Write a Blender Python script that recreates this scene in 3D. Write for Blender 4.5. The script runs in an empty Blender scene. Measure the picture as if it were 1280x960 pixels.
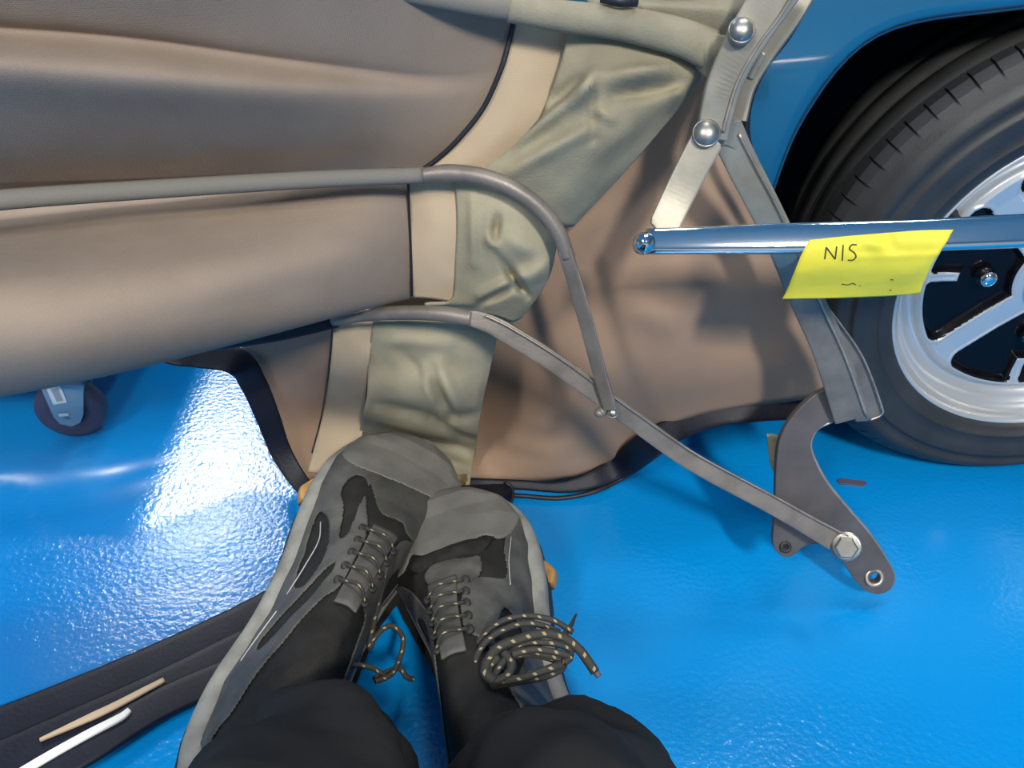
import bpy, math, random
from mathutils import Vector, Matrix, noise
random.seed(4)
S = bpy.context.scene
COL = S.collection
# ---------------------------------------------------------------- camera, world, lights, exposure
F = 1050.0; PITCH = math.radians(38); CAMH = 0.77
cam_d = bpy.data.cameras.new('camera'); cam_d.sensor_width = 36; cam_d.lens = 36*F/1280
cam_d.clip_start = 0.01
cam = bpy.data.objects.new('camera', cam_d); COL.objects.link(cam)
cam.location = (0, 0, CAMH); cam.rotation_euler = (math.radians(90)-PITCH, 0, 0)
S.camera = cam
S.view_settings.view_transform = 'Standard'; S.view_settings.look = 'None'
S.view_settings.gamma = 1; S.view_settings.exposure = 0.3
try: S.view_settings.use_curve_mapping = False
except Exception: pass
W = bpy.data.worlds.new('world'); S.world = W; W.use_nodes = True
W.node_tree.nodes['Background'].inputs[0].default_value = (0.75, 0.85, 1.0, 1)
W.node_tree.nodes['Background'].inputs[1].default_value = 0.3
def area(name, loc, aim, sx, sy, power, col=(1, .95, .86)):
    d = bpy.data.lights.new(name, 'AREA'); d.shape = 'RECTANGLE'; d.size = sx; d.size_y = sy
    d.energy = power; d.color = col
    o = bpy.data.objects.new(name, d); COL.objects.link(o); o.location = loc
    o.rotation_euler = (Vector(aim)-Vector(loc)).to_track_quat('-Z', 'Y').to_euler()
    return o
area('ceiling_lamp', (-2.35, 4.75, 3.96), (-2.35, 4.75, 0), 0.95, 2.0, 190)
area('ceiling_lamp', (1.3, 1.55, 3.96), (1.3, 1.55, 0), 0.3, 0.6, 30)
area('ceiling_lamp', (1.0, -3.0, 3.96), (.8, -2.2, 0), 0.3, 1.2, 330)
area('ceiling_lamp', (-1.7, -2.2, 3.96), (-1.5, -1.6, 0), 0.5, 2.4, 170)
area('ceiling_lamp', (0.2, 1.2, 3.96), (0.2, 1.2, 0), 0.4, 1.2, 25)

# ---------------------------------------------------------------- helpers
sp, cp = math.sin(PITCH), math.cos(PITCH)
def uv(px, py): return (px-640)/F, (480-py)/F
def Y(px, py, y):
    u, v = uv(px, py); t = y/(cp+v*sp)
    return Vector((u*t, y, CAMH-t*(sp-v*cp)))
def Z(px, py, z):
    u, v = uv(px, py); t = (CAMH-z)/(sp-v*cp)
    return Vector((u*t, t*(cp+v*sp), z))
def proj(p):
    d = p-Vector((0, 0, CAMH)); t = d.y*cp-d.z*sp
    return 640+F*d.x/t, 480-F*(d.y*sp+d.z*cp)/t
def cr(p0, p1, p2, p3, t):
    return 0.5*((2*p1)+(p2-p0)*t+(2*p0-5*p1+4*p2-p3)*t*t+(3*p1-p0-3*p2+p3)*t*t*t)
def crl(pts, n, closed=False):
    m = len(pts); out = []
    if closed:
        for i in range(m):
            for k in range(n): out.append(cr(pts[i-1], pts[i], pts[(i+1) % m], pts[(i+2) % m], k/n))
        return out
    for i in range(m-1):
        a = pts[i-1] if i > 0 else 2*pts[0]-pts[1]
        d = pts[i+2] if i+2 < m else 2*pts[-1]-pts[-2]
        for k in range(n): out.append(cr(a, pts[i], pts[i+1], d, k/n))
    out.append(pts[-1]*1.0 if not isinstance(pts[-1], float) else pts[-1])
    return out
def lerpl(xs, s):
    for (a, va), (b, vb) in zip(xs, xs[1:]):
        if s <= b:
            k = 0 if b == a else max(0, (s-a)/(b-a)); return va+(vb-va)*k
    return xs[-1][1]
def base(o):
    v = Vector((0, 0, 0))
    while o is not None: v += o.location; o = o.parent
    return v
def link(name, verts, faces, mat, parent=None, smooth=True, mats=None, fmi=None, uvs=None, label=None):
    off = base(parent)
    me = bpy.data.meshes.new(name)
    me.from_pydata([tuple(Vector(v)-off) for v in verts], [], faces)
    for m in (mats or [mat]): me.materials.append(m)
    if fmi:
        for p, k in zip(me.polygons, fmi): p.material_index = k
    if uvs:
        ul = me.uv_layers.new(name='UVMap')
        for lp in me.loops: ul.data[lp.index].uv = uvs[lp.vertex_index]
    if smooth: me.polygons.foreach_set('use_smooth', [True]*len(me.polygons))
    me.validate(); me.update()
    o = bpy.data.objects.new(name, me); COL.objects.link(o); o.parent = parent
    if label: o['label'] = label
    return o
def thing(name, label, cat, loc, group=None):
    o = bpy.data.objects.new(name, None); COL.objects.link(o); o.location = loc
    o['label'] = label; o['category'] = cat
    if group: o['group'] = group
    return o
def solid(o, t, off=-1, bevel=0):
    m = o.modifiers.new('solid', 'SOLIDIFY'); m.thickness = t; m.offset = off
    return o
def grid(name, rows, mat, parent, n=(10, 10), ridges=(), nz=0, nzs=12, thick=.002, label=None, dirn=Vector((0, -.85, .5)), off=-1, soft=False):
    R = [crl(r, n[1]) for r in rows]
    colsn = len(R[0]); C = [crl([R[i][j] for i in range(len(R))], n[0]) for j in range(colsn)]
    nr = len(C[0]); V = []
    for i in range(nr):
        for j in range(colsn):
            p = C[j][i].copy()
            if ridges:
                x, y = proj(p); d = 0
                for r in ridges:
                    x0, y0, x1, y1, a, w = r
                    dx, dy = x1-x0, y1-y0; L2 = dx*dx+dy*dy
                    k = ((x-x0)*dx+(y-y0)*dy)/L2
                    kk = min(1, max(0, k)); qx, qy = x-(x0+kk*dx), y-(y0+kk*dy)
                    e = math.exp(-(qx*qx+qy*qy)/(w*w))
                    d += a*e*(0.55+.45*math.sin(math.pi*kk))
                p += dirn*d
            if nz:
                p += dirn*nz*(noise.noise(p*nzs)+.5*noise.noise(p*nzs*2.3+Vector((3, 1, 7))))
            V.append(p)
    Fc = [(i*colsn+j, i*colsn+j+1, (i+1)*colsn+j+1, (i+1)*colsn+j) for i in range(nr-1) for j in range(colsn-1)]
    o = link(name, V, Fc, mat, parent, label=label)
    # make normals face the camera side so Solidify grows backwards
    if thick:
        me = o.data
        c = sum((p.normal.dot(dirn) for p in me.polygons))
        if c < 0: me.flip_normals()
        solid(o, thick, off)
    return o
def frames(path, nd):
    out = []
    for i, p in enumerate(path):
        a = path[max(0, i-1)]; b = path[min(len(path)-1, i+1)]
        T = (b-a).normalized(); N = (nd-T*nd.dot(T)).normalized(); B = T.cross(N)
        out.append((p, T, N, B))
    return out
def sweep(name, pts, mat, parent, w=.01, h=None, nd=Vector((0, -.8, .6)), n=8, seg=12, sq=1.0, caps=True, smooth=True, label=None, uvl=False, rnd=0):
    """w: full width (B dir) h: full thickness (N dir); numbers or list of (k,val); sq: 1 round .. small = boxy"""
    path = crl(pts, n) if n > 1 else pts
    fr = frames(path, nd); V = []; UV = []; Ld = 0
    tot = len(fr)-1
    if h is None: h = w
    for i, (p, T, N, B) in enumerate(fr):
        k = i/tot
        ww = (lerpl(w, k) if isinstance(w, list) else w)/2; hh = (lerpl(h, k) if isinstance(h, list) else h)/2
        if rnd:   # rounded ends
            e = min(k, 1-k)*tot; e = min(1, e/rnd); f = math.sqrt(max(0.02, 1-(1-e)**2)); ww *= f
        if i: Ld += (p-fr[i-1][0]).length
        for s in range(seg):
            a = 2*math.pi*s/seg+math.pi/seg
            c, s_ = math.cos(a), math.sin(a)
            x = math.copysign(abs(c)**sq, c); y = math.copysign(abs(s_)**sq, s_)
            V.append(p+B*x*ww+N*y*hh); UV.append((Ld, s/seg))
    Fc = []
    for i in range(tot):
        for s in range(seg):
            t = (s+1) % seg
            Fc.append((i*seg+s, i*seg+t, (i+1)*seg+t, (i+1)*seg+s))
    if caps: Fc.append(tuple(reversed(range(seg)))); Fc.append(tuple(tot*seg+s for s in range(seg)))
    return link(name, V, Fc, mat, parent, smooth=smooth, uvs=UV if uvl else None, label=label)
def bar(name, pts, mat, parent, w, h, **k):
    k.setdefault('sq', .28); k.setdefault('seg', 16)
    o = sweep(name, pts, mat, parent, w, h, smooth=False, **k)
    return o
def plate(name, pts, mat, parent, thick, holes=(), n=1, label=None, away=None):
    """outline in 3D (roughly planar), extruded away from the camera; holes punched with a filled curve"""
    P = crl(pts, n, True) if n > 1 else pts
    c = sum(P, Vector())/len(P)
    nrm = Vector()
    for a, b in zip(P, P[1:]+P[:1]): nrm += (a-c).cross(b-c)
    nrm.normalize()
    if nrm.dot(Vector((0, 0, CAMH))-c) < 0: nrm = -nrm
    X = (P[len(P)//2]-P[0]); X = (X-nrm*X.dot(nrm)).normalized(); Yv = nrm.cross(X)
    cu = bpy.data.curves.new(name, 'CURVE'); cu.dimensions = '2D'; cu.fill_mode = 'BOTH'; cu.extrude = thick/2; cu.bevel_depth = min(.0007, thick/5); cu.bevel_resolution = 1
    def spl(q):
        s = cu.splines.new('POLY'); s.points.add(len(q)-1); s.use_cyclic_u = True
        for i, (x, y) in enumerate(q): s.points[i].co = (x, y, 0, 1)
    spl([((p-c).dot(X), (p-c).dot(Yv)) for p in P])
    for (hc, r) in holes:
        x, y = (hc-c).dot(X), (hc-c).dot(Yv)
        spl([(x+r*math.cos(a*math.pi/10), y+r*math.sin(a*math.pi/10)) for a in range(20)])
    tmp = bpy.data.objects.new('tmp', cu); COL.objects.link(tmp)
    dg = bpy.context.evaluated_depsgraph_get(); dg.update()
    me = bpy.data.meshes.new_from_object(tmp.evaluated_get(dg)); bpy.data.objects.remove(tmp)
    M = Matrix((X, Yv, nrm)).transposed().to_4x4(); M.translation = c-nrm*thick/2-base(parent)
    me.transform(M); me.materials.clear(); me.materials.append(mat); me.name = name
    o = bpy.data.objects.new(name, me); COL.objects.link(o); o.parent = parent
    if label: o['label'] = label
    o['nrm'] = 0
    del o['nrm']
    return o
def lathe(name, c, ax, prof, mat, parent, seg=24, label=None, hexa=False):
    """prof: (radius, distance along ax)"""
    ax = ax.normalized(); t = Vector((1, 0, 0)) if abs(ax.x) < .9 else Vector((0, 0, 1))
    X = (t-ax*t.dot(ax)).normalized(); Yv = ax.cross(X); V = []; Fc = []
    for r, d in prof:
        for s in range(seg):
            a = 2*math.pi*s/seg; V.append(c+ax*d+(X*math.cos(a)+Yv*math.sin(a))*r)
    for i in range(len(prof)-1):
        for s in range(seg):
            u = (s+1) % seg; Fc.append((i*seg+s, i*seg+u, (i+1)*seg+u, (i+1)*seg+s))
    Fc.append(tuple(reversed(range(seg)))); Fc.append(tuple((len(prof)-1)*seg+s for s in range(seg)))
    return link(name, V, Fc, mat, parent, smooth=not hexa, label=label)
def dome(r, h, d0=0, n=6):
    return [(r, d0)]+[(r*math.cos(a*math.pi/2/n), d0+h*math.sin(a*math.pi/2/n)) for a in range(0, n)]+[(r*.02, d0+h)]

# ---------------------------------------------------------------- materials
def mat(name, col, rough=.6, metal=0, coat=0, spec=.5, var=0, vs=30, bump=0, bs=300, col2=None, weave=0, sheen=0, trans=None):
    m = bpy.data.materials.new(name); m.use_nodes = True; nt = m.node_tree; b = nt.nodes['Principled BSDF']
    b.inputs['Base Color'].default_value = (*col, 1); b.inputs['Roughness'].default_value = rough
    b.inputs['Metallic'].default_value = metal; b.inputs['Specular IOR Level'].default_value = spec
    b.inputs['Coat Weight'].default_value = coat; b.inputs['Coat Roughness'].default_value = .05
    b.inputs['Sheen Weight'].default_value = sheen
    tc = nt.nodes.new('ShaderNodeTexCoord')
    def nz(scale, det=4):
        n = nt.nodes.new('ShaderNodeTexNoise'); n.inputs['Scale'].default_value = scale; n.inputs['Detail'].default_value = det
        nt.links.new(tc.outputs['Object'], n.inputs['Vector']); return n
    if var or col2:
        n = nz(vs); r = nt.nodes.new('ShaderNodeValToRGB'); c2 = col2 or tuple(c*(1-var) for c in col)
        r.color_ramp.elements[0].position = .35; r.color_ramp.elements[1].position = .65
        r.color_ramp.elements[0].color = (*c2, 1); r.color_ramp.elements[1].color = (*col, 1)
        nt.links.new(n.outputs['Fac'], r.inputs['Fac']); nt.links.new(r.outputs['Color'], b.inputs['Base Color'])
    last = None
    if weave:
        wv = nt.nodes.new('ShaderNodeTexWave'); wv.inputs['Scale'].default_value = weave; wv.bands_direction = 'X'
        w2 = nt.nodes.new('ShaderNodeTexWave'); w2.inputs['Scale'].default_value = weave; w2.bands_direction = 'Z'
        for w in (wv, w2): w.inputs['Distortion'].default_value = 1.5; nt.links.new(tc.outputs['Object'], w.inputs['Vector'])
        a = nt.nodes.new('ShaderNodeMath'); a.operation = 'MULTIPLY'
        nt.links.new(wv.outputs['Fac'], a.inputs[0]); nt.links.new(w2.outputs['Fac'], a.inputs[1])
        bp = nt.nodes.new('ShaderNodeBump'); bp.inputs['Strength'].default_value = .25; bp.inputs['Distance'].default_value = .0006
        nt.links.new(a.outputs[0], bp.inputs['Height']); last = bp
    if bump:
        n = nz(bs, 3); bp = nt.nodes.new('ShaderNodeBump'); bp.inputs['Strength'].default_value = bump; bp.inputs['Distance'].default_value = .001
        nt.links.new(n.outputs['Fac'], bp.inputs['Height'])
        if last: nt.links.new(last.outputs[0], bp.inputs['Normal'])
        last = bp
    if last: nt.links.new(last.outputs[0], b.inputs['Normal'])
    return m
LINER = mat('liner_cloth', (.315, .25, .20), .85, spec=.2, var=.1, vs=18, bump=.4, bs=900, weave=220)
LINER2 = mat('side_liner_cloth', (.37, .25, .175), .8, spec=.25, var=.12, vs=9, bump=.35, bs=800)
STRAP = mat('strap_webbing', (.54, .42, .29), .85, spec=.2, var=.08, vs=14, bump=.35, bs=900, weave=250)
KHAKI = mat('strap_padding', (.40, .36, .25), .8, spec=.3, var=.35, vs=13, bump=.5, bs=500)
KHAKI2 = mat('bow_wrap', (.30, .275, .20), .8, spec=.3, var=.25, vs=25, bump=.5, bs=500)
SLEEVE = mat('bow_sleeve', (.21, .20, .175), .85, spec=.2, bump=.4, bs=900)
NAVY = mat('binding_vinyl', (.006, .008, .019), .5, spec=.3, var=.3, vs=50, bump=.3, bs=250)
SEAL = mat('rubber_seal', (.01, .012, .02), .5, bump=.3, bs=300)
STITCH = mat('stitch_thread', (.45, .45, .45), .8)
FRAME = mat('frame_paint', (.25, .22, .19), .45, metal=.35, spec=.5, var=.3, vs=35, bump=.25, bs=400)
FRAMEL = mat('frame_bare_metal', (.40, .37, .30), .45, metal=.5, var=.25, vs=28, bump=.08, bs=300)
PLATEM = mat('bracket_steel', (.135, .12, .115), .5, metal=.3, var=.25, vs=30, bump=.3, bs=500)
EDGE = mat('pale_steel_edge', (.55, .45, .36), .4, metal=.7, var=.3, vs=60)
CHROME = mat('chrome', (.68, .68, .66), .07, metal=1)
ZINC = mat('zinc_bolt', (.42, .41, .37), .38, metal=.9, var=.2, vs=80)
TAPE = mat('yellow_tape', (.78, .70, .06), .55, spec=.3, var=.05, vs=40, bump=.15, bs=300)
INK = mat('marker_ink', (.05, .05, .02), .6)
PAINT = mat('car_paint', (.012, .125, .235), .22, metal=.15, coat=1.0, spec=.6)
BLACKP = mat('arch_black', (.006, .006, .007), .8, bump=.5, bs=200)
RUBBER = mat('tyre_rubber', (.035, .036, .036), .5, spec=.5, var=.3, vs=25, bump=.2, bs=400)
SILVER = mat('rim_silver', (.62, .62, .60), .3, metal=.55, coat=.3)
GLOSSB = mat('recess_black', (.003, .003, .005), .25, spec=.2)
SOLEG = mat('midsole_grey', (.30, .30, .27), .7, var=.35, vs=40, bump=.5, bs=300)
OUTS = mat('outsole_black', (.018, .018, .016), .6, bump=.4, bs=300)
LUG = mat('outsole_tan', (.50, .27, .085), .55, var=.3, vs=60)
UPPER = mat('shoe_fabric', (.022, .021, .020), .85, spec=.3, var=.4, vs=60, bump=.8, bs=700)
BOXC = mat('shoe_toe_box', (.085, .083, .072), .75, spec=.3, var=.4, vs=30, bump=.5, bs=500)
OVER = mat('shoe_overlay', (.105, .103, .095), .6, spec=.4, var=.45, vs=35, bump=.35, bs=350)
TOEC = mat('shoe_toe_cap', (.20, .192, .17), .6, spec=.4, var=.22, vs=28, bump=.4, bs=250)
CLOTH = mat('trouser_cloth', (.027, .0277, .0277), .9, spec=.2, var=.3, vs=18, bump=.5, bs=900)
LINT = mat('shoe_lining', (.01, .01, .01), .9)
CAST = mat('caster_tread', (.06, .035, .06), .35)
CASTF = mat('caster_fork', (.25, .36, .40), .35, metal=.3)
WHITEL = mat('sticker_white', (.75, .75, .72), .6)
GREYP = mat('sticker_grey', (.35, .36, .36), .6)
DECK = mat('dolly_deck', (.05, .07, .12), .5)
TANTAPE = mat('brown_tape', (.36, .25, .13), .35, var=.3, vs=60)
WALLM = mat('hall_wall', (.62, .63, .63), .8)
CEILM = mat('hall_ceiling', (.55, .57, .58), .8)
SCRAP = mat('rubber_scrap', (.09, .08, .12), .6)
# laces with flecks
def lace_mat():
    m = mat('lace_cord', (.035, .033, .028), .7, bump=.6, bs=900); nt = m.node_tree; b = nt.nodes['Principled BSDF']
    u = nt.nodes.new('ShaderNodeUVMap'); s = nt.nodes.new('ShaderNodeSeparateXYZ'); nt.links.new(u.outputs[0], s.inputs[0])
    def M(op, a, bb):
        n = nt.nodes.new('ShaderNodeMath'); n.operation = op
        for i, x in enumerate((a, bb)):
            if isinstance(x, (int, float)): n.inputs[i].default_value = x
            elif x is not None: nt.links.new(x, n.inputs[i])
        return n.outputs[0]
    a = M('GREATER_THAN', M('FRACT', M('ADD', M('MULTIPLY', s.outputs[0], 75), M('MULTIPLY', s.outputs[1], 1)), None), .80)
    c = M('GREATER_THAN', M('FRACT', M('MULTIPLY', s.outputs[1], 4), None), .55)
    f = M('MULTIPLY', a, c)
    mx = nt.nodes.new('ShaderNodeMix'); mx.data_type = 'RGBA'; nt.links.new(f, mx.inputs['Factor'])
    mx.inputs['A'].default_value = (.035, .033, .028, 1); mx.inputs['B'].default_value = (.34, .29, .16, 1)
    nt.links.new(mx.outputs['Result'], b.inputs['Base Color']); return m
LACE = lace_mat()
# floor: glossy orange-peel epoxy
def floor_mat():
    m = mat('blue_epoxy', (.002, .26, .68), .13, spec=.5, coat=0); nt = m.node_tree; b = nt.nodes['Principled BSDF']
    tc = nt.nodes.new('ShaderNodeTexCoord')
    n = nt.nodes.new('ShaderNodeTexNoise'); n.inputs['Scale'].default_value = 160; n.inputs['Detail'].default_value = 2
    n2 = nt.nodes.new('ShaderNodeTexNoise'); n2.inputs['Scale'].default_value = 14; n2.inputs['Detail'].default_value = 3
    for x in (n, n2): nt.links.new(tc.outputs['Object'], x.inputs['Vector'])
    bp = nt.nodes.new('ShaderNodeBump'); bp.inputs['Strength'].default_value = .6; bp.inputs['Distance'].default_value = .0010
    bp2 = nt.nodes.new('ShaderNodeBump'); bp2.inputs['Strength'].default_value = .2; bp2.inputs['Distance'].default_value = .002
    nt.links.new(n.outputs['Fac'], bp.inputs['Height']); nt.links.new(n2.outputs['Fac'], bp2.inputs['Height'])
    nt.links.new(bp2.outputs[0], bp.inputs['Normal']); nt.links.new(bp.outputs[0], b.inputs['Normal'])
    return m
FLOOR = floor_mat()
def film_mat():
    m = bpy.data.materials.new('clear_vinyl'); m.use_nodes = True; nt = m.node_tree; nt.nodes.clear()
    o = nt.nodes.new('ShaderNodeOutputMaterial'); t = nt.nodes.new('ShaderNodeBsdfTransparent'); g = nt.nodes.new('ShaderNodeBsdfGlossy')
    t.inputs[0].default_value = (.86, .90, .93, 1); g.inputs['Roughness'].default_value = .28
    fr = nt.nodes.new('ShaderNodeFresnel'); fr.inputs['IOR'].default_value = 1.5
    ad = nt.nodes.new('ShaderNodeMath'); ad.operation = 'MULTIPLY_ADD'; ad.inputs[1].default_value = .35; ad.inputs[2].default_value = .02
    mx = nt.nodes.new('ShaderNodeMixShader')
    nt.links.new(fr.outputs[0], ad.inputs[0]); nt.links.new(ad.outputs[0], mx.inputs[0])
    nt.links.new(t.outputs[0], mx.inputs[1]); nt.links.new(g.outputs[0], mx.inputs[2]); nt.links.new(mx.outputs[0], o.inputs[0])
    tc = nt.nodes.new('ShaderNodeTexCoord'); n = nt.nodes.new('ShaderNodeTexNoise'); n.inputs['Scale'].default_value = 9
    nt.links.new(tc.outputs['Object'], n.inputs['Vector'])
    bp = nt.nodes.new('ShaderNodeBump'); bp.inputs['Strength'].default_value = .3; bp.inputs['Distance'].default_value = .004
    nt.links.new(n.outputs['Fac'], bp.inputs['Height']); nt.links.new(bp.outputs[0], g.inputs['Normal'])
    return m
FILM = film_mat()

# ---------------------------------------------------------------- setting
def boxm(name, lo, hi, m, parent=None, kind='structure'):
    x0, y0, z0 = lo; x1, y1, z1 = hi
    V = [(x, y, z) for x in (x0, x1) for y in (y0, y1) for z in (z0, z1)]
    Fc = [(0, 1, 3, 2), (4, 6, 7, 5), (0, 4, 5, 1), (2, 3, 7, 6), (0, 2, 6, 4), (1, 5, 7, 3)]
    o = link(name, V, Fc, m, parent, smooth=False)
    if kind: o['kind'] = kind
    return o
boxm('floor', (-8, -6, -.1), (8, 9, 0), FLOOR)
boxm('ceiling', (-8, -6, 4), (8, 9, 4.1), CEILM)
boxm('wall_back', (-8, 9, 0), (8, 9.1, 4), WALLM)
boxm('wall_front', (-8, -6.1, 0), (8, -6, 4), WALLM)
boxm('wall_left', (-8.1, -6, 0), (-8, 9, 4), WALLM)
boxm('wall_right', (8, -6, 0), (8.1, 9, 4), WALLM)

# ---------------------------------------------------------------- car
WX, WY, WZ = .616, .80, .283
car = thing('car', 'teal blue car with black wheel arch standing behind the folded roof frame', 'car', (WX, 1.3, 0))
def arch():
    pts = [(.25, .12), (.258, .25), (.268, .37), (.287, .47), (.34, .545), (.455, .568), (.62, .580), (.78, .568), (.90, .53), (.965, .43), (.975, .28), (.98, .12)]
    return crl([Vector((x, 0, z)) for x, z in pts], 6)
A = arch(); n = len(A)
def fy(x, z): return WY+.012+.22*max(0, z-.42)**2+.5*max(0, .16-x)**2*3+.15*max(0, .35-z)**2
def outer(k):
    # walk rectangle left-bottom -> left-top -> right-top -> right-bottom
    L = [Vector((.0, 0, .12)), Vector((.0, 0, .88)), Vector((1.9, 0, .88)), Vector((1.9, 0, .12))]
    if k < .3: return L[0].lerp(L[1], k/.3)
    if k < .7: return L[1].lerp(L[2], (k-.3)/.4)
    return L[2].lerp(L[3], (k-.7)/.3)
V = []; M_ = 26
for j in range(M_+1):
    f = (j/M_)**1.3
    for i, a in enumerate(A):
        p = a.lerp(outer(i/(n-1)), f); p.y = fy(p.x, p.z)
        if j == 0: p.y += .004
        V.append(p)
Fc = [(j*n+i, j*n+i+1, (j+1)*n+i+1, (j+1)*n+i) for j in range(M_) for i in range(n-1)]
fo = link('front_wing', V, Fc, PAINT, car); solid(fo, .003, 1)
sweep('arch_lip', [Vector((a.x, fy(a.x, a.z)+.004, a.z)) for a in A], PAINT, car, .008, .006, nd=Vector((0, -1, 0)), n=1, seg=8)
# deck and front corner panels behind the wing
V = []; xs = [0+.1*i for i in range(20)]
for j in range(9):
    for x in xs:
        y = fy(x, .88)+.1*j; V.append((x, y, .88+.05*math.sin(j/8*math.pi/2)))
Fc = [(j*20+i, j*20+i+1, (j+1)*20+i+1, (j+1)*20+i) for j in range(8) for i in range(19)]
solid(link('bonnet', V, Fc, PAINT, car), .003)
V = [(0, fy(0, z), z) for z in (.12, .3, .5, .7, .88)]+[(0.0, 1.7, z) for z in (.12, .3, .5, .7, .88)]
solid(link('nose_panel', V, [(i, i+1, i+6, i+5) for i in range(4)], PAINT, car), .003)
# inner arch liner
V = []
for j in range(7):
    for a in A:
        c = Vector((WX, 0, WZ)); q = Vector((a.x, 0, a.z)); q = c+(q-c)*(1.0+.03*min(j, 2)); V.append((q.x, WY+.02+.05*j, q.z))
Fc = [(j*n+i, j*n+i+1, (j+1)*n+i+1, (j+1)*n+i) for j in range(6) for i in range(n-1)]
k0 = 6*n; V.append((WX, WY+.33, .12)); Fc += [(k0+i, k0+i+1, len(V)-1) for i in range(n-1)]
link('wheel_arch_liner', V, Fc, BLACKP, car)
# wheel
RR = .190; RT = .283; YF = WY-.005
wc = Vector((WX, YF, WZ)); ax = Vector((0, -1, 0))
whl = bpy.data.objects.new('wheel', None); COL.objects.link(whl); whl.parent = car; whl.location = wc-car.location
def ring(name, prof, m, parent, seg=160, treadf=None, mats=None, fm=None):
    V = []; Fc = []; mi = []
    for i, (r, d) in enumerate(prof):
        for s in range(seg):
            a = 2*math.pi*s/seg; rr = r
            V.append((wc.x+rr*math.cos(a), wc.y-d, wc.z+rr*math.sin(a)))
    for i in range(len(prof)-1):
        for s in range(seg):
            u = (s+1) % seg; Fc.append((i*seg+s, i*seg+u, (i+1)*seg+u, (i+1)*seg+s))
    return link(name, V, Fc, m, parent)
# tyre profile from bead outwards then tread (d towards the viewer)
tp = [(.186, -.012), (.190, .004), (.197, .009), (.205, .0105), (.2065, .0125), (.209, .0125), (.2105, .011), (.222, .014), (.235, .0155), (.2385, .0155), (.2395, .0135), (.249, .012), (.2505, .0135), (.258, .0105), (.266, .004), (.272, -.005),
      (.2735, -.006), (.2765, -.012), (.280, -.022), (.2815, -.034), (.2785, -.036), (.2785, -.041), (.2825, -.043), (.283, -.070), (.2795, -.072), (.2795, -.078), (.283, -.080), (.283, -.105), (.279, -.107), (.279, -.113), (.282, -.115), (.278, -.150), (.262, -.162), (.19, -.165)]
ring('tyre', tp, RUBBER, whl, 200)
# tread blocks round the shoulder, one mesh repeated
def block_mesh():
    w = .0098; P = [(.2695, -.002), (.2775, -.010), (.2842, -.020), (.2853, -.033), (.276, -.034), (.265, -.006)]
    V = []
    for sx in (-1, 1):
        for r, d in P: V.append((sx*w*(r/.28), -d, r))
    m = len(P); Fc = [tuple(range(m)), tuple(reversed(range(m, 2*m)))]+[(i, m+i, m+(i+1) % m, (i+1) % m) for i in range(m)]
    me = bpy.data.meshes.new('tread_block'); me.from_pydata(V, [], Fc); me.materials.append(RUBBER); me.update(); return me
bm_ = block_mesh()
for i in range(80):
    o = bpy.data.objects.new('tread_block', bm_); COL.objects.link(o); o.parent = whl
    o.rotation_euler = (0, 2*math.pi*i/80, 0)
# rim: lip, barrel step and pressed face with black recesses
def rdep(r):   # towards viewer, m
    return lerpl([(0, -.018), (.022, -.018), (.03, -.020), (.08, -.024), (.13, -.024), (.148, -.021), (.154, -.024), (.158, -.031), (.163, -.032), (.170, -.024), (.174, -.016), (.178, -.014), (.182, -.010), (.186, .003), (.190, .007), (.193, .003), (.193, -.01)], r)
def recess(r, a):
    q = r/RR; k = round((a-180)/90.0); ph = math.radians(a-180-90*k)
    x = q*math.cos(ph); y = abs(q*math.sin(ph))
    # distance to spoke line at 36 deg
    ds = abs(x*math.sin(math.radians(45))-y*math.cos(math.radians(45)))
    ang36 = x*math.cos(math.radians(45))+y*math.sin(math.radians(45))
    f = min((q-.27), (.785-q)*1.0, ds-.085)
    tab = max(.035-y, 0) if q > .60 else 0
    d = f
    if q > .56: d = min(d, max(y-.028, (.60-q)))
    # rounded corners
    a1 = ds-.085; b1 = .785-q
    if a1 < .09 and b1 < .09: d = min(d, .09-math.hypot(.09-a1, .09-b1))
    a2 = y-.028
    if q > .56 and a2 < .03 and b1 < .03: d = min(d, .03-math.hypot(.03-a2, .03-b1))
    return d
def rim():
    rs = [0.002+.0009*i for i in range(int(.152/.0009))]+[.154, .156, .158, .163, .167, .170, .174, .176, .178, .180, .182, .184, .186, .188, .190, .192, .193, .1931]
    seg = 540; V = []; Fc = []; mi = []
    for r in rs:
        for s in range(seg):
            an = 360*s/seg; a = math.radians(an); d = rdep(r)
            if r < .152:
                e = recess(r, an); st = min(1, max(0, e/.035)); st = st*st*(3-2*st); d -= .009*st
                if -.02 < e <= 0: d += .0015*(1-abs(e+.01)/.01)
            V.append((wc.x+r*math.cos(a), wc.y-d, wc.z+r*math.sin(a)))
    for i in range(len(rs)-1):
        for s in range(seg):
            u = (s+1) % seg; Fc.append((i*seg+s, i*seg+u, (i+1)*seg+u, (i+1)*seg+s))
            mi.append(1 if rs[i] < .152 and recess((rs[i]+rs[i+1])/2, 360*(s+.5)/seg) > .002 else 0)
    return link('rim', V, Fc, None, whl, mats=[SILVER, GLOSSB], fmi=mi, label='silver pressed steel rim with gloss black recesses')
rim()
for k in range(4):
    a = math.radians(180+90*k); c = wc+Vector((math.cos(a)*.082, .030, math.sin(a)*.082))
    lathe('wheel_nut', c, ax, [(.0115, 0), (.0115, .007), (.010, .011)]+[(.010*math.cos(t*.3), .011+.006*math.sin(t*.3)) for t in range(1, 5)], CHROME, whl, 12)
lathe('hub_cap', wc+Vector((0, .022, 0)), ax, [(.036, 0), (.036, .012)]+dome(.033, .014, .012), CHROME, whl, 32)
vb = wc+Vector((-.150, .027, .082))
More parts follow.
